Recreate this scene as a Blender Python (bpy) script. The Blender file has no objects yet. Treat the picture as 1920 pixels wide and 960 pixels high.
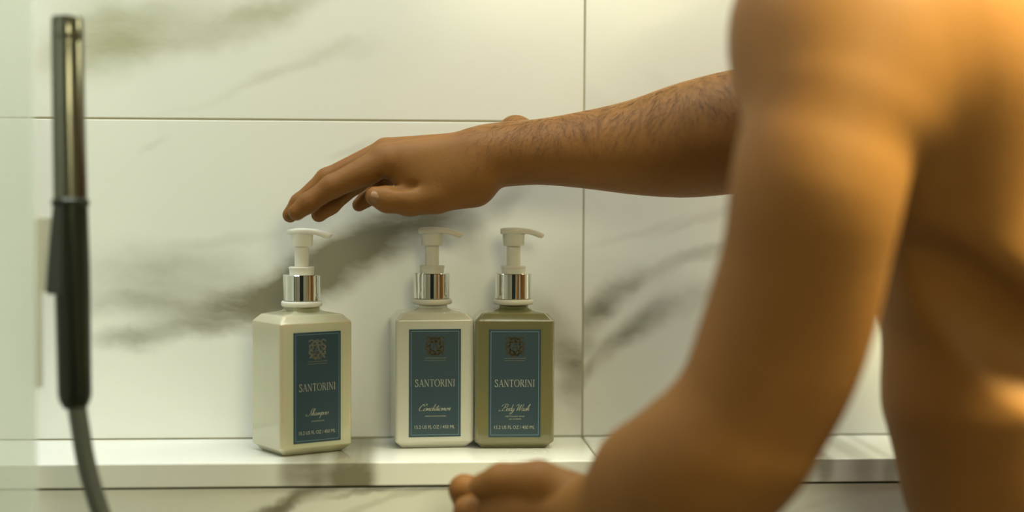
import bpy, math, random, time
import numpy as np
from mathutils import Vector, Matrix
T0 = time.time()
random.seed(4); RNG = np.random.default_rng(4)
SC = bpy.context.scene
COL = SC.collection

# ------------------------------------------------------------------ camera
YAW, PITCH, ROLL, FPX = math.radians(4.2), math.radians(2.53), 0.005, 3060.0
F = Vector((math.sin(YAW)*math.cos(PITCH), math.cos(YAW)*math.cos(PITCH), -math.sin(PITCH)))
R0 = Vector((math.cos(YAW), -math.sin(YAW), 0.0))
U0 = R0.cross(F)
R = R0*math.cos(ROLL) + U0*math.sin(ROLL)
U = U0*math.cos(ROLL) - R0*math.sin(ROLL)
CAM = Vector((-1.49*F.x, -1.49*F.y, 0.232))
cd = bpy.data.cameras.new('camera')
cam = bpy.data.objects.new('camera', cd); COL.objects.link(cam)
m = Matrix((R, U, -F)).transposed().to_4x4(); m.translation = CAM
cam.matrix_world = m
cd.sensor_width = 36.0; cd.lens = 36.0*FPX/1920.0
cd.clip_start = 0.02
cd.dof.use_dof = True; cd.dof.focus_distance = 1.42; cd.dof.aperture_fstop = 1.45
SC.camera = cam

def at(u, v, d):
    """world point seen at pixel (u, v) at a depth of d metres"""
    return CAM + F*d + R*((u-960)/FPX*d) + U*((480-v)/FPX*d)
def on_plane(u, v, axis, val):
    r = F + R*((u-960)/FPX) + U*((480-v)/FPX)
    return CAM + r*((val-CAM[axis])/r[axis])

# ------------------------------------------------------------------ world, lights, exposure
w = bpy.data.worlds.new('world'); SC.world = w; w.use_nodes = True
w.node_tree.nodes['Background'].inputs[0].default_value = (1.0, 0.93, 0.72, 1)
w.node_tree.nodes['Background'].inputs[1].default_value = 0.06
def area(name, loc, target, size, power, col, sy=None, spread=180):
    l = bpy.data.lights.new(name, 'AREA'); l.energy = power; l.color = col
    l.shape = 'RECTANGLE'; l.size = size; l.size_y = sy or size; l.spread = math.radians(spread)
    o = bpy.data.objects.new(name, l); COL.objects.link(o); o.location = loc
    o.rotation_euler = (Vector(target)-Vector(loc)).to_track_quat('-Z', 'Y').to_euler()
    return o
area('window_light', (-1.80, -1.30, 0.85), (0.0, 0.0, 0.25), 0.8, 5.0, (0.95, 1.0, 0.96), 0.9)
area('ceiling_light', (-0.45, -0.20, 1.24), (-0.45, -0.08, 0.0), 0.8, 6.8, (0.95, 1.0, 1.0), 0.2)
area('ceiling_light', (0.05, -0.42, 1.24), (0.0, -0.15, 0.1), 0.40, 3.5, (0.95, 1.0, 0.92), 0.18)
area('ceiling_light', (0.45, -0.10, 1.24), (0.40, 0.0, 0.3), 0.7, 6.3, (0.93, 1.0, 0.90), 0.12)
area('ceiling_light', (0.68, -0.70, 1.24), (0.52, -0.58, 0.0), 0.30, 25.0, (1.0, 0.92, 0.50), 0.30, 60)
area('side_light', (1.25, -0.10, 0.9), (0.1, 0.05, 0.25), 0.15, 4.5, (1.0, 0.94, 0.60), 0.5)
area('fill_light', (0.30, -2.30, 0.9), (0.3, 0.0, 0.2), 0.6, 12.5, (1.0, 0.92, 0.56), 0.6)  # added front fill behind the camera, not a lamp of the room
vs = SC.view_settings
vs.view_transform = 'Standard'; vs.look = 'None'; vs.gamma = 1.0; vs.use_curve_mapping = False
vs.exposure = 0.06

# ------------------------------------------------------------------ helpers
def link(name, me, mat=None, parent=None, **props):
    o = bpy.data.objects.new(name, me); COL.objects.link(o)
    if mat is not None:
        if me.materials: me.materials[0] = mat
        else: me.materials.append(mat)
    if parent is not None: o.parent = parent
    for k, v in props.items(): o[k] = v
    return o
def empty(name, loc, rz=0.0, **props):
    o = bpy.data.objects.new(name, None); COL.objects.link(o)
    o.location = loc; o.rotation_euler = (0, 0, rz); o.empty_display_size = 0.02
    for k, v in props.items(): o[k] = v
    return o
def mesh(name, verts, faces, smooth=False):
    me = bpy.data.meshes.new(name); me.from_pydata([tuple(v) for v in verts], [], faces)
    me.validate(); me.update()
    if smooth: me.polygons.foreach_set('use_smooth', [True]*len(me.polygons))
    return me
def sharp_smooth(me, ang=35):
    me.polygons.foreach_set('use_smooth', [True]*len(me.polygons))
    me.set_sharp_from_angle(angle=math.radians(ang))
def loft(rings, cap=True):
    """rings: list of equal-length lists of points"""
    n = len(rings[0]); V = [p for r in rings for p in r]; Fc = []
    for i in range(len(rings)-1):
        for j in range(n):
            a, b = i*n+j, i*n+(j+1) % n
            Fc.append((a, b, b+n, a+n))
    if cap:
        Fc.append(tuple(reversed(range(n)))); Fc.append(tuple(range((len(rings)-1)*n, len(rings)*n)))
    return V, Fc
def lathe(profile, n=48, cap=True):
    return loft([[(r*math.cos(2*math.pi*k/n), r*math.sin(2*math.pi*k/n), z) for k in range(n)] for r, z in profile], cap)
def box_mesh(name, x0, x1, y0, y1, z0, z1, bev=0.0):
    import bmesh
    bm = bmesh.new(); bmesh.ops.create_cube(bm, size=1.0)
    for v in bm.verts:
        v.co = Vector(((x0+x1)/2+v.co.x*(x1-x0), (y0+y1)/2+v.co.y*(y1-y0), (z0+z1)/2+v.co.z*(z1-z0)))
    if bev: bmesh.ops.bevel(bm, geom=bm.edges[:], offset=bev, segments=2, affect='EDGES', profile=0.5)
    me = bpy.data.meshes.new(name); bm.to_mesh(me); bm.free()
    return me
def tube(pts, radii, n=24, cap=True):
    pts = [Vector(p) for p in pts]; rings = []
    up = Vector((0.05, 1, 0.3)).normalized()
    for i, p in enumerate(pts):
        t = (pts[min(i+1, len(pts)-1)]-pts[max(i-1, 0)]).normalized()
        a = (up-t*up.dot(t)).normalized(); b = t.cross(a)
        rings.append([tuple(p+(a*math.cos(2*math.pi*k/n)+b*math.sin(2*math.pi*k/n))*radii[i]) for k in range(n)])
    return loft(rings, cap)

# ------------------------------------------------------------------ materials
def new_mat(name):
    mt = bpy.data.materials.new(name); mt.use_nodes = True
    nt = mt.node_tree; b = nt.nodes['Principled BSDF']
    return mt, nt, b
def simple(name, col, rough=0.5, metal=0.0, **kw):
    mt, nt, b = new_mat(name)
    b.inputs['Base Color'].default_value = (*col, 1); b.inputs['Roughness'].default_value = rough
    b.inputs['Metallic'].default_value = metal
    for k, v in kw.items(): b.inputs[k.replace('_', ' ')].default_value = v
    return mt
def N(nt, kind, **inp):
    n = nt.nodes.new(kind)
    for k, v in inp.items(): n.inputs[k].default_value = v
    return n
def math_node(nt, op, a, b=None, clamp=False):
    n = nt.nodes.new('ShaderNodeMath'); n.operation = op; n.use_clamp = clamp
    for i, x in enumerate((a, b)):
        if x is None: continue
        if isinstance(x, (int, float)): n.inputs[i].default_value = x
        else: nt.links.new(x, n.inputs[i])
    return n.outputs[0]
def marble(name, blobs, plane='xz', base=(0.83, 0.84, 0.79), vein=(0.20, 0.185, 0.12), rough=0.16, seed=0.0, cloud=0.10, warp=0.07):
    """polished white marble; blobs = (x, y, half length, half width, angle, strength) in metres on the slab's face"""
    mt, nt, b = new_mat(name); L = nt.links.new
    geo = N(nt, 'ShaderNodeNewGeometry')
    sep = N(nt, 'ShaderNodeSeparateXYZ'); L(geo.outputs['Position'], sep.inputs[0])
    comb = N(nt, 'ShaderNodeCombineXYZ'); L(sep.outputs['X'], comb.inputs['X'])
    L(sep.outputs['Z' if plane == 'xz' else 'Y'], comb.inputs['Y']); comb.inputs['Z'].default_value = seed
    n1 = N(nt, 'ShaderNodeTexNoise', Scale=5.5, Detail=5.0, Roughness=0.6); L(comb.outputs[0], n1.inputs['Vector'])
    sub = N(nt, 'ShaderNodeVectorMath'); sub.operation = 'SUBTRACT'; L(n1.outputs['Color'], sub.inputs[0]); sub.inputs[1].default_value = (0.5, 0.5, 0.5)
    scl = N(nt, 'ShaderNodeVectorMath'); scl.operation = 'SCALE'; L(sub.outputs[0], scl.inputs[0]); scl.inputs['Scale'].default_value = warp
    add = N(nt, 'ShaderNodeVectorMath'); add.operation = 'ADD'; L(comb.outputs[0], add.inputs[0]); L(scl.outputs[0], add.inputs[1])
    flat = N(nt, 'ShaderNodeVectorMath'); flat.operation = 'MULTIPLY'; L(add.outputs[0], flat.inputs[0]); flat.inputs[1].default_value = (1, 1, 0)
    # stretched grain running along the veins
    mp = N(nt, 'ShaderNodeMapping'); mp.inputs['Rotation'].default_value = (0, 0, math.radians(-25)); mp.inputs['Scale'].default_value = (7, 26, 1)
    L(add.outputs[0], mp.inputs['Vector'])
    n2 = N(nt, 'ShaderNodeTexNoise', Scale=1.0, Detail=7.0, Roughness=0.66); L(mp.outputs[0], n2.inputs['Vector'])
    g = N(nt, 'ShaderNodeMapRange'); L(n2.outputs['Fac'], g.inputs['Value'])
    g.inputs['From Min'].default_value = 0.30; g.inputs['From Max'].default_value = 0.68; g.inputs['To Min'].default_value = 0.6; g.inputs['To Max'].default_value = 1.15
    acc = None
    for (x, y, hl, hw, ang, st) in blobs:
        q = N(nt, 'ShaderNodeMapping'); q.vector_type = 'TEXTURE'
        q.inputs['Location'].default_value = (x, y, 0); q.inputs['Rotation'].default_value = (0, 0, math.radians(ang))
        q.inputs['Scale'].default_value = (hl, hw, 1); L(flat.outputs[0], q.inputs['Vector'])
        ln = N(nt, 'ShaderNodeVectorMath'); ln.operation = 'LENGTH'; L(q.outputs[0], ln.inputs[0])
        mr = N(nt, 'ShaderNodeMapRange'); mr.interpolation_type = 'SMOOTHERSTEP'; L(ln.outputs['Value'], mr.inputs['Value'])
        mr.inputs['From Min'].default_value = 0.05; mr.inputs['From Max'].default_value = 1.0
        mr.inputs['To Min'].default_value = st; mr.inputs['To Max'].default_value = 0.0
        acc = mr.outputs[0] if acc is None else math_node(nt, 'ADD', acc, mr.outputs[0])
    if acc is not None:
        acc = math_node(nt, 'MULTIPLY', acc, g.outputs[0])
    # faint clouds everywhere
    n3 = N(nt, 'ShaderNodeTexNoise', Scale=3.2, Detail=4.0, Roughness=0.55, Distortion=0.6)
    mp3 = N(nt, 'ShaderNodeMapping'); mp3.inputs['Rotation'].default_value = (0, 0, math.radians(-25)); mp3.inputs['Scale'].default_value = (0.9, 2.4, 1)
    L(add.outputs[0], mp3.inputs['Vector']); L(mp3.outputs[0], n3.inputs['Vector'])
    c = N(nt, 'ShaderNodeMapRange'); L(n3.outputs['Fac'], c.inputs['Value'])
    c.inputs['From Min'].default_value = 0.52; c.inputs['From Max'].default_value = 0.75; c.inputs['To Max'].default_value = cloud
    tot = c.outputs[0] if acc is None else math_node(nt, 'ADD', acc, c.outputs[0])
    tot = math_node(nt, 'MINIMUM', tot, 0.95)
    mix = N(nt, 'ShaderNodeMix'); mix.data_type = 'RGBA'; L(tot, mix.inputs['Factor'])
    mix.inputs['A'].default_value = (*base, 1); mix.inputs['B'].default_value = (*vein, 1)
    L(mix.outputs['Result'], b.inputs['Base Color'])
    b.inputs['Roughness'].default_value = rough; b.inputs['Specular IOR Level'].default_value = 0.4
    return mt
def skin_material():
    mt, nt, b = new_mat('tanned_skin'); L = nt.links.new
    tc = N(nt, 'ShaderNodeTexCoord')
    n1 = N(nt, 'ShaderNodeTexNoise', Scale=9.0, Detail=4.0, Roughness=0.6); L(tc.outputs['Object'], n1.inputs['Vector'])
    rp = N(nt, 'ShaderNodeValToRGB'); L(n1.outputs['Fac'], rp.inputs[0])
    rp.color_ramp.elements[0].position = 0.3; rp.color_ramp.elements[0].color = (0.190, 0.080, 0.018, 1)
    rp.color_ramp.elements[1].position = 0.7; rp.color_ramp.elements[1].color = (0.240, 0.107, 0.024, 1)
    L(rp.outputs[0], b.inputs['Base Color'])
    b.inputs['Roughness'].default_value = 0.58
    b.inputs['Subsurface Weight'].default_value = 0.12; b.inputs['Subsurface Radius'].default_value = (1.0, 0.35, 0.15); b.inputs['Subsurface Scale'].default_value = 0.006
    b.inputs['Specular IOR Level'].default_value = 0.22
    v = N(nt, 'ShaderNodeTexVoronoi', Scale=900.0); L(tc.outputs['Object'], v.inputs['Vector'])
    n2 = N(nt, 'ShaderNodeTexNoise', Scale=160.0, Detail=4.0); L(tc.outputs['Object'], n2.inputs['Vector'])
    s = math_node(nt, 'ADD', v.outputs['Distance'], n2.outputs['Fac'])
    bp = N(nt, 'ShaderNodeBump', Strength=0.22, Distance=0.0006); L(s, bp.inputs['Height']); L(bp.outputs[0], b.inputs['Normal'])
    return mt
M = {}
M['grout'] = simple('grout', (0.44, 0.41, 0.27), 0.85)
M['chrome'] = simple('polished_chrome', (0.86, 0.86, 0.82), 0.05, 1.0)
M['satin'] = simple('satin_steel', (0.80, 0.78, 0.70), 0.38, 0.75)
M['black_metal'] = simple('black_metal', (0.035, 0.04, 0.028), 0.2, 0.7)
M['black_chrome'] = simple('black_chrome', (0.16, 0.16, 0.125), 0.2, 1.0)
M['clamp'] = simple('dark_grey_metal', (0.055, 0.062, 0.058), 0.4, 0.3)
M['hose'] = simple('grey_hose', (0.10, 0.105, 0.09), 0.35, 0.3)
M['white_plastic'] = simple('white_plastic', (0.80, 0.80, 0.72), 0.32, Subsurface_Weight=0.15, Subsurface_Scale=0.004)
M['clear_plastic'] = simple('frosted_plastic', (0.66, 0.65, 0.57), 0.35, Subsurface_Weight=0.3, Subsurface_Scale=0.006)
M['shampoo'] = simple('milky_shampoo_plastic', (0.53, 0.52, 0.37), 0.25, Subsurface_Weight=0.45, Subsurface_Scale=0.02, Coat_Weight=1.0, Coat_Roughness=0.08)
M['conditioner'] = simple('white_conditioner_plastic', (0.55, 0.55, 0.475), 0.22, Subsurface_Weight=0.3, Subsurface_Scale=0.01, Coat_Weight=1.0, Coat_Roughness=0.08)
M['body_wash'] = simple('olive_body_wash_plastic', (0.17, 0.165, 0.075), 0.2, Subsurface_Weight=0.45, Subsurface_Scale=0.02, Coat_Weight=1.0, Coat_Roughness=0.08)
M['label'] = simple('teal_paper', (0.023, 0.053, 0.072), 0.4)
M['label_line'] = simple('pale_blue_ink', (0.14, 0.25, 0.30), 0.4)
M['ink'] = simple('cream_ink', (0.38, 0.39, 0.31), 0.45)
M['foil'] = simple('bronze_foil', (0.10, 0.085, 0.045), 0.28, 0.6)
M['foil_grey'] = simple('silver_foil', (0.22, 0.22, 0.17), 0.35, 0.5)
M['water'] = simple('water', (0.9, 0.9, 0.8), 0.03, Alpha=0.25, IOR=1.33)
M['hair'] = simple('dark_hair', (0.022, 0.013, 0.008), 0.55)
M['scalp'] = simple('cropped_hair', (0.03, 0.018, 0.010), 0.95, Specular_IOR_Level=0.05)
M['nail'] = simple('fingernail', (0.25, 0.125, 0.05), 0.4)
M['shorts'] = simple('dark_cloth', (0.03, 0.035, 0.05), 0.8)
M['plaster'] = simple('warm_plaster', (0.45, 0.44, 0.36), 0.7)
M['floor'] = simple('dark_stone_floor', (0.10, 0.095, 0.08), 0.5)
M['dark_room'] = simple('dark_room_wall', (0.05, 0.06, 0.06), 0.7)
M['skin'] = skin_material()

# ------------------------------------------------------------------ the setting
JX = on_plane(1093.5, 520, 1, 0.0).x           # joint between the wall tiles
JZ = on_plane(620, 225.5, 1, 0.0).z            # joint above the bottles
TW, TH, G = 0.60, JZ, 0.0016
PX = 0.000487
def wblob(u, v, hl, hw, ang, st):
    p = on_plane(u, v, 1, 0.0); return (p.x, p.z, hl*PX*1.1, hw*PX*1.45, ang, st)
m_main = marble('marble_veined', [wblob(*b) for b in [
    (330, 530, 300, 75, -3, 0.45), (500, 560, 210, 38, 10, 0.6), (250, 575, 190, 30, -3, 0.25),
    (715, 450, 230, 60, 27, 0.95), (600, 515, 200, 50, 30, 0.6), (830, 430, 120, 40, -25, 0.5), (640, 545, 150, 26, 28, 0.35),
    (340, 615, 170, 24, 8, 0.5), (245, 640, 90, 26, 0, 0.4), (440, 612, 130, 15, -4, 0.24),
    (960, 372, 75, 26, 50, 0.22), (905, 420, 110, 22, 35, 0.18), (650, 285, 80, 10, 25, 0.16), (290, 278, 40, 8, 30, 0.12), (420, 450, 150, 14, 4, 0.14),
    (1065, 670, 70, 40, -20, 0.9), (1070, 725, 60, 40, 60, 0.6), (1030, 600, 90, 40, -35, 0.4), (1080, 780, 40, 30, 70, 0.2)]], cloud=0.06)
m_right = marble('marble_right', [wblob(*b) for b in [
    (1150, 550, 110, 30, 40, 0.5), (1260, 495, 150, 20, 24, 0.36), (1370, 455, 120, 20, 18, 0.28), (1115, 590, 70, 30, 35, 0.4),
    (1165, 640, 120, 26, 48, 0.42), (1215, 600, 95, 34, 33, 0.5), (1310, 560, 110, 32, 20, 0.26), (1110, 700, 60, 16, 60, 0.35),
    (1190, 425, 140, 10, 22, 0.14), (1300, 400, 140, 14, 20, 0.14), (1110, 640, 40, 22, 40, 0.4)]], seed=3.1, cloud=0.08, vein=(0.19, 0.185, 0.12))
m_top = marble('marble_top', [wblob(*b) for b in [
    (200, 85, 180, 70, 18, 0.75), (300, 50, 230, 60, 20, 0.4), (470, 35, 200, 36, 16, 0.5), (530, 10, 130, 22, 10, 0.28),
    (560, 115, 190, 13, 18, 0.20), (640, 95, 120, 20, 4, 0.16), (430, 165, 160, 10, 22, 0.10), (160, 20, 120, 60, 10, 0.22)]],
    seed=6.4, cloud=0.06, vein=(0.42, 0.42, 0.28))
m_gen = [marble('marble_plain', [(-0.5, 0.7, 0.5, 0.04, 22, 0.4), (0.6, 0.6, 0.5, 0.05, 30, 0.5)], seed=9.0, cloud=0.2),
         marble('marble_plain', [(-0.5, -0.5, 0.5, 0.04, 32, 0.4), (0.6, -0.6, 0.5, 0.05, 20, 0.5)], seed=12.0, cloud=0.22)]
def fblob(u, v, hl, hw, ang, st):
    p = on_plane(u, v, 1, -0.13); return (p.x, p.z, hl*PX, hw*PX, ang, st)
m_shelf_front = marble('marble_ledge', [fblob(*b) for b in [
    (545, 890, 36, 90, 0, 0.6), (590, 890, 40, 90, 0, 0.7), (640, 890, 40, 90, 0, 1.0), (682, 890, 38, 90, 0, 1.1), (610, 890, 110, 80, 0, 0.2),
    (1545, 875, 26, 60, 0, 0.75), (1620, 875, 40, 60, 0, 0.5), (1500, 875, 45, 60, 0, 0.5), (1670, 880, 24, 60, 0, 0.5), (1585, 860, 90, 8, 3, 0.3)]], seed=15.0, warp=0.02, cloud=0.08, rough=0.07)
m_lower = marble('marble_lower', [fblob(*b) for b in [
    (560, 945, 190, 18, 18, 0.5), (700, 930, 160, 10, 10, 0.45), (480, 985, 200, 20, 30, 0.5), (700, 960, 220, 12, 20, 0.25), (1560, 950, 200, 12, 15, 0.1)]], seed=18.0, cloud=0.10)

def slab(x0, x1, z0, z1, y_face, mat, parent, thick=0.008, name='tile'):
    g = G/2
    me = box_mesh(name, x0+g, x1-g, y_face, y_face+thick, z0+g, z1-g, 0.0007)
    return link(name, me, mat, parent)
ZF, ZC = -1.12, 1.28
XL, XR, YB = -2.05, 1.35, -2.6
wall_back = link('wall_back', box_mesh('wall_back', XL, XR, 0.0009, 0.10, ZF, ZC), M['grout'], kind='structure')
for r in range(0, 5):
    for c in range(-4, 3):
        x0, x1 = JX+c*TW, JX+(c+1)*TW
        x0, x1 = max(x0, XL), min(x1, XR)
        if x1-x0 < 0.02: continue
        z0, z1 = r*TH, min((r+1)*TH, ZC)
        if z1-z0 < 0.02: continue
        mt = m_gen[0]
        if r == 0 and c == -1: mt = m_main
        if r == 0 and c == 0: mt = m_right
        if r == 1 and c == -1: mt = m_top
        if r in (0, 1) and c == -2: mt = m_main if r == 0 else m_top
        slab(x0, x1, z0, z1, 0.0, mt, wall_back)
# ledge: cap slabs on a half-height wall that stands proud of the tiles
YS, TS = -0.130, 0.0200
wall_lower = link('wall_lower', box_mesh('wall_lower', XL, XR, YS+0.0115, -0.0005, ZF, -TS-0.0012), M['grout'], kind='structure')
for r in range(0, 4):
    for c in range(-4, 3):
        x0, x1 = max(JX+c*TW, XL), min(JX+(c+1)*TW, XR)
        if x1-x0 < 0.02: continue
        z1 = -TS-0.0012-r*TH; z0 = max(z1-TH, ZF)
        slab(x0, x1, z0, z1, YS+0.0025, m_lower if r == 0 else m_gen[1], wall_lower)
ledge = link('trim_1', box_mesh('trim_1', XL, XR, YS+0.012, 0.0012, -TS+0.002, -0.003), M['grout'], kind='structure')
for c in range(-4, 3):
    x0, x1 = max(JX+c*TW, XL), min(JX+(c+1)*TW, XR)
    if x1-x0 < 0.02: continue
    link('slab', box_mesh('slab', x0+G/2, x1-G/2, YS, -0.0006, -TS, 0.0, 0.0011), m_shelf_front, ledge)
link('floor', box_mesh('floor', XL-0.1, XR+0.1, YB-0.1, 0.1, ZF-0.05, ZF), M['floor'], kind='structure')
link('ceiling', box_mesh('ceiling', XL-0.1, XR+0.1, YB-0.1, 0.1, ZC, ZC+0.05), M['plaster'], kind='structure')
link('wall_left', box_mesh('wall_left', XL-0.1, XL, YB, 0.0, ZF, ZC), m_gen[1], kind='structure')
link('wall_right', box_mesh('wall_right', XR, XR+0.1, YB, 0.0, ZF, ZC), M['plaster'], kind='structure')
wf = link('wall_front', box_mesh('wall_front', XL, -0.62, YB-0.1, YB, ZF, ZC), M['plaster'], kind='structure')
link('pier', box_mesh('pier', 0.42, XR, YB-0.1, YB, ZF, ZC), M['plaster'], wf)
link('wall_hall', box_mesh('wall_hall', -1.3, 1.3, YB-1.3, YB-1.2, ZF, ZC), M['dark_room'], kind='structure')

# ------------------------------------------------------------------ lettering
def strip(pts, widths):
    """flat ribbon through 2-D points"""
    V, Fc = [], []
    for i, p in enumerate(pts):
        a = pts[max(i-1, 0)]; b = pts[min(i+1, len(pts)-1)]
        dx, dy = b[0]-a[0], b[1]-a[1]; l = math.hypot(dx, dy) or 1
        nx, ny = -dy/l, dx/l; w_ = widths[i]/2
        V += [(p[0]+nx*w_, p[1]+ny*w_), (p[0]-nx*w_, p[1]-ny*w_)]
    for i in range(len(pts)-1):
        Fc.append((2*i, 2*i+1, 2*i+3, 2*i+2))
    return V, Fc
def catmull(P, n=6):
    out = []
    for i in range(len(P)-1):
        p0 = P[max(i-1, 0)]; p1 = P[i]; p2 = P[i+1]; p3 = P[min(i+2, len(P)-1)]
        for k in range(n):
            t = k/n
            out.append(tuple(0.5*((2*p1[j])+(-p0[j]+p2[j])*t+(2*p0[j]-5*p1[j]+4*p2[j]-p3[j])*t*t+(-p0[j]+3*p1[j]-3*p2[j]+p3[j])*t**3) for j in (0, 1)))
    out.append(tuple(P[-1][:2])); return out
class Flat:
    """gathers flat shapes on a label face (x right, z up), all facing -y"""
    def __init__(self): self.V, self.F = [], []
    def add(self, V, Fc, ox=0, oz=0, s=1, shear=0):
        b = len(self.V)
        self.V += [(ox+(x+shear*y)*s, oz+y*s) for x, y in V]
        self.F += [tuple(i+b for i in f) for f in Fc]
    def line(self, p, q, w_, **k): self.add(*strip([p, q], [w_, w_]), **k)
    def curve(self, P, w0, w1=None, **k):
        pts = catmull(P); n = len(pts)
        ws = []
        for i in range(n):
            a = pts[max(i-1, 0)]; c = pts[min(i+1, n-1)]
            down = abs(c[1]-a[1])/(math.hypot(c[0]-a[0], c[1]-a[1]) or 1)
            ws.append(w0+((w1 or w0)-w0)*down**2)
        self.add(*strip(pts, ws), **k)
    def build(self, name, mat, parent, y, th=0.00006, **props):
        V = [(x, y, z) for x, z in self.V]
        me = mesh(name, V, self.F)
        o = link(name, me, mat, parent, **props)
        return o
TK, TN = 0.115, 0.045                                # thick and thin strokes of the roman capitals
def serif(f, x, y, w_=0.22, **k): f.line((x-w_/2, y), (x+w_/2, y), 0.045, **k)
def roman(f, ch, **k):
    if ch == 'I':
        f.line((0.15, 0), (0.15, 1), TK, **k); serif(f, 0.15, 0.02, 0.3, **k); serif(f, 0.15, 0.98, 0.3, **k); return 0.32
    if ch == 'A':
        f.line((0.08, 0), (0.42, 1), TN, **k); f.line((0.40, 1), (0.74, 0), TK, **k); f.line((0.2, 0.36), (0.62, 0.36), TN, **k)
        serif(f, 0.08, 0.02, 0.24, **k); serif(f, 0.74, 0.02, 0.28, **k); return 0.82
    if ch == 'N':
        f.line((0.14, 0), (0.14, 1), TN, **k); f.line((0.12, 1), (0.76, 0), TK, **k); f.line((0.76, 0), (0.76, 1), TN, **k)
        serif(f, 0.14, 0.02, 0.26, **k); serif(f, 0.08, 0.98, 0.2, **k); serif(f, 0.76, 0.98, 0.26, **k); return 0.92
    if ch == 'T':
        f.line((0.38, 0), (0.38, 1), TK, **k); f.line((0.02, 0.97), (0.74, 0.97), 0.055, **k); serif(f, 0.38, 0.02, 0.3, **k)
        f.line((0.03, 0.99), (0.03, 0.80), TN, **k); f.line((0.73, 0.99), (0.73, 0.80), TN, **k); return 0.78
    if ch == 'O':
        P = [(0.46+0.42*math.cos(a), 0.5+0.5*math.sin(a)) for a in [i*math.pi/8 for i in range(17)]]
        f.curve(P, TN, TK, **k); return 0.94
    if ch == 'R':
        f.line((0.15, 0), (0.15, 1), TK, **k); serif(f, 0.15, 0.02, 0.28, **k); serif(f, 0.12, 0.98, 0.2, **k)
        f.curve([(0.15, 0.97), (0.4, 0.97), (0.56, 0.86), (0.57, 0.70), (0.45, 0.54), (0.15, 0.50)], TN, TK, **k)
        f.line((0.36, 0.52), (0.72, 0.0), TK, **k); serif(f, 0.74, 0.02, 0.16, **k); return 0.80
    if ch == 'S':
        f.curve([(0.52, 0.78), (0.50, 0.93), (0.30, 0.99), (0.12, 0.90), (0.12, 0.70), (0.32, 0.53), (0.52, 0.38), (0.54, 0.14), (0.34, 0.0), (0.12, 0.03), (0.07, 0.22)], 0.07, TK, **k); return 0.66
    return 0.4
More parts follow.
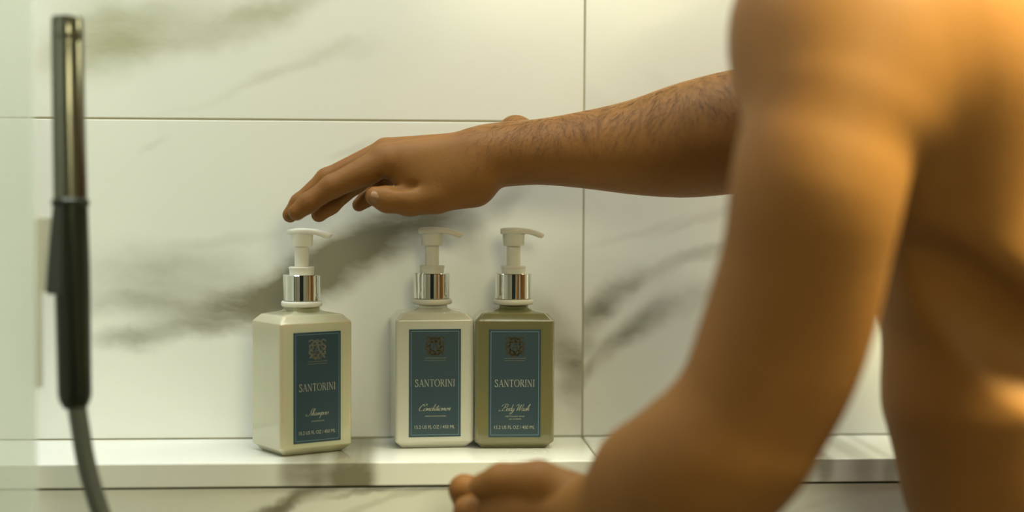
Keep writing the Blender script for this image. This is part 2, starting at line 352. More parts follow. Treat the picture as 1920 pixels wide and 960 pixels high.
SCRIPT = {  # slanted copperplate letters: strokes, advance
 'B': ([[(-0.35, 0.22), (-0.45, 0.05), (-0.1, 0.02), (0.12, 0.3), (0.25, 0.98)], [(-0.25, 0.66), (-0.2, 0.92), (0.2, 1.08), (0.55, 0.98), (0.55, 0.70), (0.22, 0.54)], [(0.22, 0.54), (0.62, 0.48), (0.60, 0.12), (0.25, 0.0), (0.08, 0.12)]], 0.68),
 'W': ([[(-0.2, 0.72), (-0.1, 0.98), (0.12, 0.96), (0.12, 0.5), (0.12, 0.02)], [(0.12, 0.02), (0.35, 0.5), (0.48, 1.0)], [(0.48, 1.0), (0.46, 0.5), (0.46, 0.02)], [(0.46, 0.02), (0.75, 0.55), (0.80, 1.02)]], 0.84),
 'C': ([[(0.42, 0.70), (0.60, 0.92), (0.40, 1.05), (0.05, 0.78), (-0.02, 0.3), (0.15, 0.0), (0.5, 0.10)], [(0.42, 0.70), (0.25, 0.86), (0.02, 1.02)]], 0.52),
 'S': ([[(0.45, 0.72), (0.55, 0.95), (0.35, 1.06), (0.18, 0.85), (0.24, 0.5), (0.22, 0.15), (-0.05, 0.0), (-0.32, 0.10), (-0.28, 0.3)]], 0.46),
 'o': ([[(0.22, 0.40), (0.04, 0.3), (0.06, 0.03), (0.22, 0.03), (0.32, 0.25), (0.22, 0.40), (0.38, 0.34)]], 0.36),
 'd': ([[(0.28, 0.34), (0.12, 0.42), (0.02, 0.18), (0.12, 0.0), (0.26, 0.12)], [(0.30, 1.0), (0.29, 0.4), (0.30, 0.05), (0.44, 0.14)]], 0.42),
 'y': ([[(0.02, 0.40), (0.04, 0.06), (0.18, 0.02), (0.28, 0.38)], [(0.28, 0.40), (0.26, -0.2), (0.08, -0.48), (-0.04, -0.3), (0.42, 0.12)]], 0.40),
 'a': ([[(0.28, 0.34), (0.12, 0.42), (0.02, 0.18), (0.12, 0.0), (0.26, 0.14)], [(0.29, 0.40), (0.29, 0.05), (0.42, 0.14)]], 0.40),
 's': ([[(0.0, 0.06), (0.2, 0.44), (0.26, 0.15), (0.12, 0.0), (0.02, 0.08)], [(0.2, 0.04), (0.36, 0.16)]], 0.32),
 'h': ([[(0.0, 0.12), (0.22, 0.85), (0.14, 1.02), (0.06, 0.7), (0.05, 0.0)], [(0.05, 0.1), (0.2, 0.40), (0.28, 0.30), (0.27, 0.04), (0.42, 0.14)]], 0.40),
 'm': ([[(0.04, 0.36), (0.06, 0.0)], [(0.06, 0.1), (0.18, 0.40), (0.24, 0.3), (0.24, 0.0)], [(0.24, 0.1), (0.38, 0.40), (0.44, 0.3), (0.44, 0.04), (0.56, 0.14)]], 0.56),
 'n': ([[(0.04, 0.36), (0.06, 0.0)], [(0.06, 0.1), (0.2, 0.40), (0.27, 0.3), (0.27, 0.04), (0.4, 0.14)]], 0.38),
 'p': ([[(0.02, 0.2), (0.1, 0.46), (0.08, -0.48)], [(0.08, 0.1), (0.22, 0.42), (0.34, 0.25), (0.22, 0.0), (0.12, 0.08)]], 0.38),
 'i': ([[(0.02, 0.14), (0.08, 0.40), (0.08, 0.04), (0.2, 0.14)], [(0.09, 0.58), (0.10, 0.64)]], 0.20),
 't': ([[(0.10, 0.80), (0.09, 0.3), (0.10, 0.03), (0.24, 0.14)], [(-0.04, 0.52), (0.24, 0.54)]], 0.22),
 'e': ([[(0.04, 0.18), (0.26, 0.28), (0.18, 0.42), (0.04, 0.2), (0.12, 0.0), (0.34, 0.14)]], 0.32),
 'r': ([[(0.0, 0.12), (0.1, 0.42), (0.2, 0.34), (0.17, 0.04), (0.3, 0.12)]], 0.28),
 ' ': ([], 0.26)}
def roman_text(text, width, h, cx, z):
    f = Flat(); adv = [roman(Flat(), c) for c in text]; gap = 0.10
    tot = sum(adv)+gap*(len(text)-1); sx = width/(tot*h)
    x = 0
    g_ = Flat()
    for c, a in zip(text, adv): roman(g_, c, ox=x); x += a+gap
    f.V = [(cx-width/2+px*h*sx, z+pz*h) for px, pz in g_.V]; f.F = g_.F
    return f
def script_text(text, width, h, cx, z):
    g_ = Flat(); x = 0
    for c in text:
        st, a = SCRIPT[c]
        for s in st: g_.curve([(p[0]+x, p[1]) for p in s], 0.03, 0.075)
        x += a
    f = Flat(); g2 = [(px+0.45*pz, pz) for px, pz in g_.V]
    lo = min(p[0] for p in g2); hi = max(p[0] for p in g2); s = width/(hi-lo)
    f.V = [(cx-width/2+(px-lo)*s, z+pz*h) for px, pz in g2]; f.F = g_.F
    return f
def sans(text, width, h, cx, z, y, mat, parent, name='lettering'):
    c = bpy.data.curves.new(name, 'FONT'); c.body = text; c.size = 1.0; c.resolution_u = 3
    o = bpy.data.objects.new(name, c); COL.objects.link(o)
    me = bpy.data.meshes.new_from_object(o); bpy.data.objects.remove(o); bpy.data.curves.remove(c)
    co = np.empty(len(me.vertices)*3); me.vertices.foreach_get('co', co); co = co.reshape(-1, 3)
    lo, hi = co[:, 0].min(), co[:, 0].max(); top = co[:, 1].max()
    out = np.stack([(co[:, 0]-lo)/(hi-lo)*width+cx-width/2, np.full(len(co), y), z+co[:, 1]/top*h], 1)
    me.vertices.foreach_set('co', out.ravel()); me.update()
    return link(name, me, mat, parent)
def crest(parent, mat, cx, z, y, r=0.0088):
    f = Flat()
    for k in range(8):                               # ring of leafy scrolls
        a = 2*math.pi*k/8+0.39
        px, pz = cx+r*0.78*math.cos(a), z+r*0.74*math.sin(a)
        P = [(px+r*0.30*(1-t*0.75)*math.cos(a+2.2+t*6.0), pz+r*0.30*(1-t*0.75)*math.sin(a+2.2+t*6.0)) for t in [i/7 for i in range(8)]]
        f.curve(P, r*0.14, r*0.16)
        P = [(px+r*0.26*math.cos(a+1.2+t*2.0), pz+r*0.26*math.sin(a+1.2+t*2.0)) for t in [i/4 for i in range(5)]]
        f.curve(P, r*0.10, r*0.14)
    for s in (-1, 1):
        f.curve([(cx+s*r*0.95, z+r*0.78), (cx+s*r*0.6, z+r*0.95), (cx+s*r*0.3, z+r*0.72), (cx, z+r*0.98)], r*0.13, r*0.13)
        f.curve([(cx+s*r*0.85, z-r*0.80), (cx+s*r*0.5, z-r*0.62), (cx+s*r*0.2, z-r*0.92), (cx, z-r*0.70)], r*0.15, r*0.15)
    h = r*0.95
    f.line((cx-0.32*h, z-h*0.42), (cx+0.02*h, z+h*0.5), 0.07*h); f.line((cx, z+h*0.5), (cx+0.36*h, z-h*0.42), 0.16*h)
    f.line((cx-0.2*h, z-h*0.1), (cx+0.22*h, z-h*0.1), 0.07*h)
    f.line((cx-0.45*h, z-h*0.42), (cx-0.2*h, z-h*0.42), 0.06*h); f.line((cx+0.22*h, z-h*0.42), (cx+0.5*h, z-h*0.42), 0.06*h)
    f.build('crest', mat, parent, y, label='embossed foil crest with a letter A')

# ------------------------------------------------------------------ pump bottles
BW, BD = 0.0695, 0.056
def rrect(a, b, c, z, n=5):
    """rounded rectangle ring, half sizes a, b and corner radius c"""
    pts = []
    for (sx, sy, a0) in ((1, 1, 0), (-1, 1, 90), (-1, -1, 180), (1, -1, 270)):
        for k in range(n):
            t = math.radians(a0+90*k/(n-1))
            pts.append((sx*(a-c)+c*math.cos(t), sy*(b-c)+c*math.sin(t), z))
    return pts
def circ_ring(r, z, ref):
    out = []
    for p in ref:
        t = math.atan2(p[1]/BD, p[0]/BW); out.append((r*math.cos(t), r*math.sin(t), z))
    return out
def bottle(loc, rz, nozzle, mat, pumpmat, crestmat, word, notes, label, size='15.2 US FL OZ / 450 ML', word_w=0.028):
    t = empty('pump_bottle', loc, rz, label=label, category='bottle', group='pump bottles on the ledge')
    a, b, c = BW/2, BD/2, 0.0035
    rings = [rrect(a-0.0075, b-0.0075, c*0.6, 0.0), rrect(a-0.006, b-0.006, c*0.7, 0.0004), rrect(a-0.0006, b-0.0006, c, 0.0056), rrect(a, b, c, 0.007)]
    rings += [rrect(a, b, c, 0.007+0.105*k/4) for k in range(1, 5)]
    rings += [rrect(a-0.0006, b-0.0006, c, 0.1132), rrect(a-0.0056, b-0.0056, c*0.9, 0.1184), rrect(a-0.0072, b-0.0072, c*0.9, 0.1190)]
    ref = rrect(a-0.007, b-0.007, c, 0)
    for f_, z in ((0.35, 0.1200), (0.7, 0.1208), (0.93, 0.1216)):
        cr = circ_ring(0.0165, z, ref); ba = rrect(a-0.0072, b-0.0072, c*0.9, z)
        rings.append([tuple(ba[i][j]*(1-f_)+cr[i][j]*f_ for j in (0, 1))+(z,) for i in range(len(ba))])
    rings.append(circ_ring(0.0160, 0.1226, ref)); rings.append(circ_ring(0.0157, 0.1262, ref))
    V, Fc = loft(rings); me = mesh('bottle_body', V, Fc); sharp_smooth(me, 32)
    ob = link('bottle_body', me, mat, t); wn = ob.modifiers.new('normals', 'WEIGHTED_NORMAL'); wn.keep_sharp = True; wn.weight = 100
    V, Fc = lathe([(0.0150, 0.1250), (0.0168, 0.1252), (0.0178, 0.1262), (0.0178, 0.1288), (0.0170, 0.1298), (0.0150, 0.1300)], 64)
    me = mesh('neck_ring', V, Fc); sharp_smooth(me, 60); link('neck_ring', me, pumpmat, t)
    V, Fc = lathe([(0.0150, 0.1302), (0.0158, 0.1303), (0.0161, 0.1306), (0.0161, 0.13075), (0.0161, 0.1521), (0.0161, 0.15225), (0.0157, 0.1527), (0.0108, 0.1527)], 96)
    me = mesh('collar', V, Fc); sharp_smooth(me, 40); link('collar', me, M['chrome'], t, label='mirror chrome collar')
    p = empty('pump', (0, 0, 0), nozzle); p.parent = t
    V, Fc = lathe([(0.0106, 0.1520), (0.0108, 0.1575), (0.0112, 0.1577), (0.0112, 0.1590), (0.0106, 0.1594), (0.0060, 0.1594)], 48)
    me = mesh('pump_base', V, Fc); sharp_smooth(me, 40); link('pump_base', me, pumpmat, p)
    V, Fc = lathe([(0.0062, 0.1590), (0.0062, 0.1780)], 40)
    me = mesh('pump_stem', V, Fc); sharp_smooth(me, 40); link('pump_stem', me, pumpmat, p)
    V, Fc = lathe([(0.0075, 0.1770), (0.0092, 0.1772), (0.0094, 0.1780), (0.0098, 0.1880), (0.0070, 0.1884)], 48)
    me = mesh('pump_head', V, Fc); sharp_smooth(me, 40)
    # the pressing plate with its drooping spout, lofted along local x
    sec = []
    for (x, hw, zt, zb) in ((-0.0118, 0.0030, 0.1908, 0.1892), (-0.0116, 0.0060, 0.1922, 0.1876), (-0.0095, 0.0088, 0.1930, 0.1870), (-0.004, 0.0104, 0.1934, 0.1868),
                            (0.003, 0.0104, 0.1934, 0.1868), (0.009, 0.0088, 0.1930, 0.1874), (0.013, 0.0070, 0.1927, 0.1874), (0.018, 0.0056, 0.1917, 0.1860),
                            (0.0225, 0.0046, 0.1902, 0.1842), (0.0252, 0.0040, 0.1888, 0.1840), (0.0272, 0.0030, 0.1878, 0.1862)):
        n = 14; zc, hh = (zt+zb)/2, (zt-zb)/2; ring = []
        for k in range(n):
            an = 2*math.pi*k/n; cx_, sx_ = math.cos(an), math.sin(an)
            ring.append((x, hw*math.copysign(abs(cx_)**0.7, cx_), zc+hh*math.copysign(abs(sx_)**0.6, sx_)))
        sec.append(ring)
    V2, F2 = loft(sec); nb = len(V)
    me = mesh('pump_head', V+V2, Fc+[tuple(i+nb for i in f) for f in F2]); sharp_smooth(me, 45)
    link('pump_head', me, pumpmat, p)
    # label
    LW, LB, LT = 0.0455, 0.0105, 0.1050
    yf = -b
    lab = link('label', box_mesh('label', -LW/2, LW/2, yf-0.00025, yf+0.0002, LB, LT), M['label'], t, label='teal paper label with pale lettering')
    ys = yf-0.00033
    fr = Flat(); i_ = 0.0019; wl = 0.0004
    x0, x1, z0, z1 = -LW/2+i_, LW/2-i_, LB+i_, LT-i_
    for p_, q_ in (((x0, z0), (x1, z0)), ((x0, z1), (x1, z1)), ((x0, z0), (x0, z1)), ((x1, z0), (x1, z1))): fr.line(p_, q_, wl)
    fr.build('border', M['label_line'], lab, ys)
    crest(lab, crestmat, 0, LT-0.0150, ys)
    ln = Flat()
    ln.line((-0.0092, LT-0.0272), (0.0092, LT-0.0272), 0.0004)
    for k in range(15): ln.line((-0.0088+k*0.00125, LT-0.0252), (-0.0088+k*0.00125+0.0008, LT-0.0252), 0.0007)
    ln.build('banner', M['foil_grey'], lab, ys)
    roman_text('SANTORINI', 0.0350, 0.0062, 0, LT-0.0502).build('lettering', M['ink'], lab, ys)
    script_text(word, word_w, 0.0058, 0, LT-0.0715).build('lettering', M['ink'], lab, ys)
    for k, s in enumerate(notes):
        sans(s, 0.00105*len(s)+0.002, 0.0011, 0.0005, LT-0.0768-0.0023*k, ys, M['ink'], lab)
    sans(size, 0.0352, 0.0029, 0, LT-0.0872, ys, M['ink'], lab)
    return t
def shelf_pt(u, d):
    p = at(u, 850, d); return (p.x, p.y, 0.0)
bottle(shelf_pt(566, 1.420), math.radians(31), math.radians(-50), M['shampoo'], M['white_plastic'], M['foil_grey'], 'Shampoo', ['SHAMPOOING'],
       'translucent cream shampoo pump bottle turned to show its side, leftmost on the marble ledge', word_w=0.0225)
bottle(shelf_pt(809, 1.457), math.radians(4.5), math.radians(-12), M['conditioner'], M['clear_plastic'], M['foil'], 'Conditioner', ['APRES-SHAMPOOING'],
       'opaque white conditioner pump bottle, middle of the three on the marble ledge')
bottle(shelf_pt(961, 1.458), math.radians(-1.0), math.radians(-3), M['body_wash'], M['clear_plastic'], M['foil'], 'Body Wash', ['NETTOYANT POUR', 'LE CORPS'],
       'olive green body wash pump bottle, rightmost on the marble ledge, touching the white one')

# water beads at the foot of the body wash bottle and in the corner of the ledge
def beads():
    V, Fc = [], []
    def bead(c, r):
        b = len(V); n, mrow = 8, 4
        for i in range(mrow+1):
            ph = math.pi/2*i/mrow
            for k in range(n): V.append((c[0]+r*math.cos(ph)*math.cos(2*math.pi*k/n), c[1]+r*math.cos(ph)*math.sin(2*math.pi*k/n), c[2]+0.75*r*math.sin(ph)))
        for i in range(mrow):
            for k in range(n): Fc.append((b+i*n+k, b+i*n+(k+1) % n, b+(i+1)*n+(k+1) % n, b+(i+1)*n+k))
        Fc.append(tuple(b+k for k in reversed(range(n))))
    for i in range(26):
        p = on_plane(945+random.uniform(0, 85), 846+random.uniform(-1.5, 2.0), 2, 0.0); bead(p+Vector((0, 0, 0.0001)), random.uniform(0.0004, 0.0009))
    for i in range(16):
        p = on_plane(1125+random.uniform(0, 60), 824+random.uniform(0, 2), 2, 0.0); bead(p+Vector((0, -0.001, 0.0001)), random.uniform(0.0005, 0.001))
    return mesh('water_beads', V, Fc, True)
link('water_beads', beads(), M['water'], kind='stuff', label='tiny clear water beads on the ledge at the foot of the olive bottle', category='water')

# ------------------------------------------------------------------ hand shower, holder and screen on the left
D_S = 1.225
sh = empty('hand_shower', tuple(at(135, 560, D_S)), 0, label='slim black and dark chrome hand shower wand hanging at the left, blurred', category='shower')
def sh_part(name, stations, mat, n=40, **p):
    o0 = Vector(sh.location)
    V, Fc = tube([at(u, v, D_S)-o0 for u, v, r in stations], [r for u, v, r in stations], n)
    me = mesh(name, V, Fc); sharp_smooth(me, 40); return link(name, me, mat, sh, **p)
sh_part('handle', [(126.5, 32, 0.0112), (126.5, 36, 0.0120), (127, 75, 0.0121), (127, 78, 0.0118), (127, 81, 0.0121), (129, 220, 0.0122), (132, 374, 0.0126)], M['black_chrome'], label='dark chrome upper tube of the wand')
sh_part('ring', [(132, 373, 0.0130), (132, 376, 0.0142), (132, 384, 0.0142), (132, 387, 0.0130)], M['black_metal'])
sh_part('grip', [(132, 386, 0.0130), (135, 500, 0.0133), (138, 650, 0.0128), (140, 738, 0.0126), (141, 750, 0.0118), (143, 764, 0.0090)], M['black_metal'], label='matt black grip')
hp = catmull([(144, 760), (150, 800), (160, 860), (174, 915), (192, 970), (222, 1050), (300, 1180), (420, 1330), (520, 1400)], 8)
hp = [at(u, v, D_S) for u, v in hp]; h0 = hp[-1]; h1 = h0-hp[-2]; h1.normalize(); h2 = Vector((h0.x+0.16, YS+0.003, h0.z+0.06))
for k in range(1, 15):                                # the hose swings back to its outlet on the lower wall
    t = k/14; b0, b1, b2, b3 = h0, h0+h1*0.10, h2+Vector((0, -0.09, -0.02)), h2
    hp.append(b0*(1-t)**3+b1*3*t*(1-t)**2+b2*3*t*t*(1-t)+b3*t**3)
V, Fc = tube([p-Vector(sh.location) for p in hp], [0.0072]*len(hp), 20)
link('hose', mesh('hose', V, Fc, True), M['hose'], sh, label='dark grey flexible hose')

hd = empty('shower_holder', tuple(at(92, 470, 1.215)), 0, label='clamp bracket with a pale steel plate behind the black shower grip', category='bracket')
def quadbox(name, u0, u1, v0, v1, d, th, mat, bev=0.001, **p):
    a = at(u0, v1, d); b_ = at(u1, v0, d); o0 = Vector(hd.location)
    return link(name, box_mesh(name, a.x-o0.x, b_.x-o0.x, a.y-o0.y, a.y-o0.y+th, a.z-o0.z, b_.z-o0.z, bev), mat, hd, **p)
quadbox('plate', 63, 79, 406, 728, 1.20, 0.004, M['satin'], label='pale satin steel plate')
quadbox('mount', 77, 101, 407, 548, 1.235, 0.006, M['satin'])
o0 = Vector(hd.location); ring = lambda d: [tuple(at(u, v, d)-o0) for u, v in ((99, 386), (116, 386), (116, 552), (90, 552), (86, 546), (89, 500), (95, 430))]
V, Fc = loft([ring(1.212), ring(1.234)]); link('clamp', mesh('clamp', V, [tuple(reversed(f)) for f in Fc]), M['clamp'], hd, label='dark grey clamp, wider at the bottom')

gp0, gp1 = at(-560, 500, 1.17), at(63, 500, 1.17)
mt, nt, b = new_mat('hazy_glass'); L = nt.links.new
tr = N(nt, 'ShaderNodeBsdfTransparent', Color=(0.98, 0.99, 0.97, 1)); df = N(nt, 'ShaderNodeBsdfDiffuse', Color=(0.94, 1.0, 0.97, 1))
tl = N(nt, 'ShaderNodeBsdfTranslucent', Color=(0.94, 1.0, 0.97, 1)); a1 = N(nt, 'ShaderNodeMixShader', Fac=0.5); L(df.outputs[0], a1.inputs[1]); L(tl.outputs[0], a1.inputs[2])
a2 = N(nt, 'ShaderNodeMixShader', Fac=0.45); L(tr.outputs[0], a2.inputs[1]); L(a1.outputs[0], a2.inputs[2]); L(a2.outputs[0], nt.nodes['Material Output'].inputs[0])
M['haze_glass'] = mt
link('shower_screen', box_mesh('shower_screen', gp0.x, gp1.x, gp1.y, gp1.y+0.008, ZF, 0.95, 0.001), M['haze_glass'],
     label='steamed pale glass shower screen along the left edge', category='glass screen')

# ------------------------------------------------------------------ the person
class SDF:
    def __init__(self): self.p = []
    def cap(self, a, b, ra, rb, k=0.02, up=(0, 0, 1), grp=0, sub=False):
        """tapered elliptic capsule; ra, rb = radius or (along up, across)"""
        a = np.array(a, float); b = np.array(b, float)
        ra = (ra, ra) if np.isscalar(ra) else ra; rb = (rb, rb) if np.isscalar(rb) else rb
        t = b-a; L_ = np.linalg.norm(t)
        if L_ < 1e-6: t = np.array([1e-5, 0, 0]); b = a+t; L_ = 1e-5
        T = t/L_; u = np.array(up, float); u = u-T*u.dot(T)
        if np.linalg.norm(u) < 1e-4: u = np.array([0.3, 1, 0.1]); u = u-T*u.dot(T)
        u /= np.linalg.norm(u); v = np.cross(T, u)
        self.p.append(dict(a=a, t=t, L=L_, T=T, u=u, v=v, ra=ra, rb=rb, k=k, g=grp, sub=sub,
                           c=(a+b)/2, rad=L_/2+max(*ra, *rb)))
    def ell(self, c, axes, rad, k=0.02, grp=0, sub=False):
        """ellipsoid with given orthogonal axes"""
        A = [np.array(x, float)/np.linalg.norm(x) for x in axes]
        A[1] = A[1]-A[0]*A[0].dot(A[1]); A[1] /= np.linalg.norm(A[1]); A[2] = np.cross(A[0], A[1])
        self.p.append(dict(e=True, c=np.array(c, float), A=A, r=rad, k=k, g=grp, sub=sub, rad=max(rad)))
    @staticmethod
    def dist(p, P):
        if 'e' in p:
            q = P-p['c']; k0 = 0; k1 = 0
            for ax, r in zip(p['A'], p['r']):
                d = (q@ax); k0 = k0+(d/r)**2; k1 = k1+(d/r**2)**2
            k0 = np.sqrt(k0); k1 = np.sqrt(k1)+1e-9
            return k0*(k0-1)/k1
        q = P-p['a']; s = q@p['T']; h = np.clip(s/p['L'], 0, 1)
        ru = p['ra'][0]+(p['rb'][0]-p['ra'][0])*h; rv = p['ra'][1]+(p['rb'][1]-p['ra'][1])*h
        rw = np.minimum(ru, rv); qw = s-h*p['L']; qu = q@p['u']; qv = q@p['v']
        k0 = np.sqrt((qu/ru)**2+(qv/rv)**2+(qw/rw)**2); k1 = np.sqrt((qu/ru**2)**2+(qv/rv**2)**2+(qw/rw**2)**2)+1e-9
        return k0*(k0-1)/k1
    def eval(self, P, prims=None):
        prims = self.p if prims is None else prims
        gs = {}
        for p in prims:
            if p['sub']: continue
            d = self.dist(p, P); g = p['g']; k = p['k']
            if g not in gs: gs[g] = d
            else:
                o = gs[g]; h = np.maximum(k-np.abs(o-d), 0)/k; gs[g] = np.minimum(o, d)-h*h*k*0.25
        out = gs.get(0, np.full(len(P), 1.0))
        for g, d in gs.items():
            if g == 0: continue
            k = 0.0045 if g > 20 else 0.003; h = np.maximum(k-np.abs(out-d), 0)/k; out = np.minimum(out, d)-h*h*k*0.25
        for p in prims:
            if p['sub']:
                d = -self.dist(p, P); k = p['k']; h = np.maximum(k-np.abs(out-d), 0)/k; out = np.maximum(out, d)+h*h*k*0.25
        return out
    def mesh(self, h=0.0025, B=8):
        lo = np.min([p['c']-p['rad'] for p in self.p if not p['sub']], 0)-0.03; hi = np.max([p['c']+p['rad'] for p in self.p if not p['sub']], 0)+0.03
        big = 2*B*h; nb = np.ceil((hi-lo)/big).astype(int)
        gi = np.stack(np.meshgrid(*[np.arange(n) for n in nb], indexing='ij'), -1).reshape(-1, 3)
        cen = lo+(gi+0.5)*big; d = self.eval(cen); act = gi[np.abs(d) < big*0.866*1.45]
        NG = nb*2*B+2; sid = lambda ijk: (ijk[..., 0]*NG[1]+ijk[..., 1])*NG[2]+ijk[..., 2]
        PC = np.array([p['c'] for p in self.p]); PR = np.array([p['rad'] for p in self.p])
        loc = np.stack(np.meshgrid(*[np.arange(B+1)]*3, indexing='ij'), -1).reshape(-1, 3)
        ids, vs_, quads = [], [], []
        offs = [(i, j, k) for i in (0, 1) for j in (0, 1) for k in (0, 1)]
        edges = [(a, b_) for a in range(8) for b_ in range(a+1, 8) if sum(abs(np.array(offs[a])-np.array(offs[b_]))) == 1]
        for g in act:
            c = lo+(g+0.5)*big
            near = [self.p[i] for i in np.nonzero(np.linalg.norm(PC-c, axis=1)-PR < big*0.866+0.07)[0]]
            if not near: continue
            sub = np.array(offs)*B+g*2*B
            dc = self.eval(lo+(sub+B/2)*h, near)
            sub = sub[np.abs(dc) < B*h*0.866*1.5]
            if len(sub) == 0: continue
            G_ = (sub[:, None, :]+loc[None]); P = lo+G_.reshape(-1, 3)*h
            Vv = self.eval(P, near).reshape(len(sub), B+1, B+1, B+1)
            S = Vv < 0
            cs = [Vv[:, o[0]:B+o[0], o[1]:B+o[1], o[2]:B+o[2]] for o in offs]
            ss = np.stack([x < 0 for x in cs]); mixd = ss.any(0) & ~ss.all(0)
            if not mixd.any(): continue
            w_ = np.argwhere(mixd); vals = np.stack([x[mixd] for x in cs], 1)
            acc = np.zeros((len(w_), 3)); cnt = np.zeros(len(w_))
            for a, b_ in edges:
                va, vb = vals[:, a], vals[:, b_]; cr = (va < 0) != (vb < 0)
                tt = np.where(cr, va/np.where(cr, va-vb, 1), 0)
                acc += cr[:, None]*(np.array(offs[a])+tt[:, None]*(np.array(offs[b_])-np.array(offs[a]))); cnt += cr
            cell = sub[w_[:, 0]]+w_[:, 1:]
            ids.append(sid(cell)); vs_.append(lo+(cell+acc/cnt[:, None])*h)
            for ax in range(3):
                A_ = S[:, :B, :B, :B]
                Bx = S[:, 1:, :B, :B] if ax == 0 else S[:, :B, 1:, :B] if ax == 1 else S[:, :B, :B, 1:]
                e = np.argwhere(A_ != Bx)
                if len(e) == 0: continue
                inside = A_[tuple(e.T)]
                pnt = sub[e[:, 0]]+e[:, 1:]
                o1 = np.zeros(3, int); o2 = np.zeros(3, int); o1[(ax+1) % 3] = 1; o2[(ax+2) % 3] = 1
                q = np.stack([sid(pnt), sid(pnt-o1), sid(pnt-o1-o2), sid(pnt-o2)], 1)
                q[~inside] = q[~inside][:, ::-1]; quads.append(q)
        ids = np.concatenate(ids); vs_ = np.concatenate(vs_); quads = np.concatenate(quads)
        order = np.argsort(ids); ids, vs_ = ids[order], vs_[order]
        f = np.searchsorted(ids, quads); f = np.clip(f, 0, len(ids)-1); ok = (ids[f] == quads).all(1); f = f[ok]
        return vs_, f
def np_mesh(name, V, Q):
    me = bpy.data.meshes.new(name); me.vertices.add(len(V)); me.vertices.foreach_set('co', V.astype(np.float32).ravel())
    n = Q.shape[1]
    me.loops.add(len(Q)*n); me.loops.foreach_set('vertex_index', Q.astype(np.int32).ravel())
    me.polygons.add(len(Q)); me.polygons.foreach_set('loop_start', np.arange(len(Q), dtype=np.int32)*n)
    me.polygons.foreach_set('use_smooth', np.ones(len(Q), bool)); me.update(calc_edges=True); me.validate()
    return me

S = SDF()
def A(u, v, d): return np.array(at(u, v, d))
Lat = np.array([0.93, 0.37, 0.0]); Lat /= np.linalg.norm(Lat)        # towards the person's right
Bk = np.array([Lat[1], -Lat[0], 0.0])                                # out of the back
Zv = np.array([0, 0, 1.0])
SL = A(1570, 95, 1.10)
def torso(z, x, y, a, b_): return (np.array([x, y, z]), a, b_)
TS_ = [torso(0.345, 0.385, -0.262, 0.125, 0.072), torso(0.27, 0.388, -0.278, 0.150, 0.094), torso(0.18, 0.396, -0.287, 0.153, 0.100), torso(0.09, 0.404, -0.283, 0.150, 0.100),
       torso(0.03, 0.415, -0.278, 0.143, 0.096), torso(-0.09, 0.446, -0.272, 0.138, 0.092), torso(-0.20, 0.458, -0.270, 0.155, 0.102), torso(-0.28, 0.460, -0.270, 0.155, 0.104)]
for (c0, a0, b0), (c1, a1, b1) in zip(TS_[:-1], TS_[1:]):
    S.cap(c0, c1, (a0, b0), (a1, b1), 0.03, Lat)
neck = np.array([0.37, -0.325, 0.385])
# trapezius, shoulders
SR = np.array([0.535, -0.225, 0.325])
S.cap(neck+np.array([0, 0, 0.02]), A(1615, 35, 1.115), 0.048, 0.056, 0.06)
S.cap(neck+np.array([0, 0, 0.02]), SR+np.array([-0.03, -0.01, 0.035]), 0.048, 0.035, 0.05)
S.cap(SL+np.array([0.0, 0, 0.012]), SL+np.array([0.07, 0.03, -0.01]), 0.058, 0.055, 0.05)
# shoulder blade, and the folds of muscle that run from it round to the flank
S.ell(A(1840, 100, 1.128), [Lat+Zv*0.25, Zv, Bk], (0.115, 0.105, 0.058), 0.06)
S.ell(A(1880, 440, 1.155), [Lat-Zv*0.78, Zv, Bk], (0.120, 0.060, 0.040), 0.05)
# right-hand side, out of frame
S.ell(SR-Lat*0.08+Bk*0.05+Zv*(-0.08), [Lat-Zv*0.35, Zv, Bk], (0.075, 0.085, 0.04), 0.05)
# spine furrow
S.cap(np.array([0.40, -0.295, 0.33])+Bk*0.118, np.array([0.435, -0.27, -0.05])+Bk*0.122, 0.012, 0.014, 0.03, sub=True)
# left arm
def spline(st, n=3):
    P = np.array(st, float); out = []
    for i in range(len(P)-1):
        p0, p1, p2, p3 = P[max(i-1, 0)], P[i], P[i+1], P[min(i+2, len(P)-1)]
        for k in range(n):
            t = k/n; out.append(0.5*(2*p1+(p2-p0)*t+(2*p0-5*p1+4*p2-p3)*t*t+(3*p1-p0-3*p2+p3)*t**3))
    out.append(P[-1]); return out
def limb(st, k=0.006, n=3, g=0, up=(0, 0, 1)):
    q = spline(st, n)
    for a_, b_ in zip(q[:-1], q[1:]): S.cap(A(*a_[:3]), A(*b_[:3]), tuple(a_[3:]), tuple(b_[3:]), k, up, g)
S.cap(A(1590, 75, 1.098), A(1565, 220, 1.066), (0.055, 0.060), (0.055, 0.056), 0.04, Lat)
S.cap(A(1670, 50, 1.115), A(1598, 80, 1.098), 0.062, 0.057, 0.06, Lat)
limb([(1572, 150, 1.080, .0440, .0460), (1557, 235, 1.067, .0535, .0540), (1533, 350, 1.062, .0550, .054), (1512, 470, 1.072, .0530, .052), (1486, 580, 1.084, .0552, .052),
      (1450, 690, 1.094, .0556, .051), (1402, 795, 1.102, .0516, .049), (1380, 835, 1.105, .048, .047)], 0.006, 3, 21, Lat)
limb([(1380, 835, 1.105, .0490, .0480), (1325, 890, 1.12, .0490, .0480), (1270, 925, 1.14, .0442, .0450), (1205, 945, 1.17, .0375, .0400), (1145, 958, 1.20, .0290, .0340), (1090, 964, 1.228, .0220, .0290)], 0.008, 3, 21)
S.cap(A(1305, 855, 1.11), A(1215, 884, 1.15), 0.0405, 0.0345, 0.03, grp=21)                              # bulge of the forearm by the elbow crease
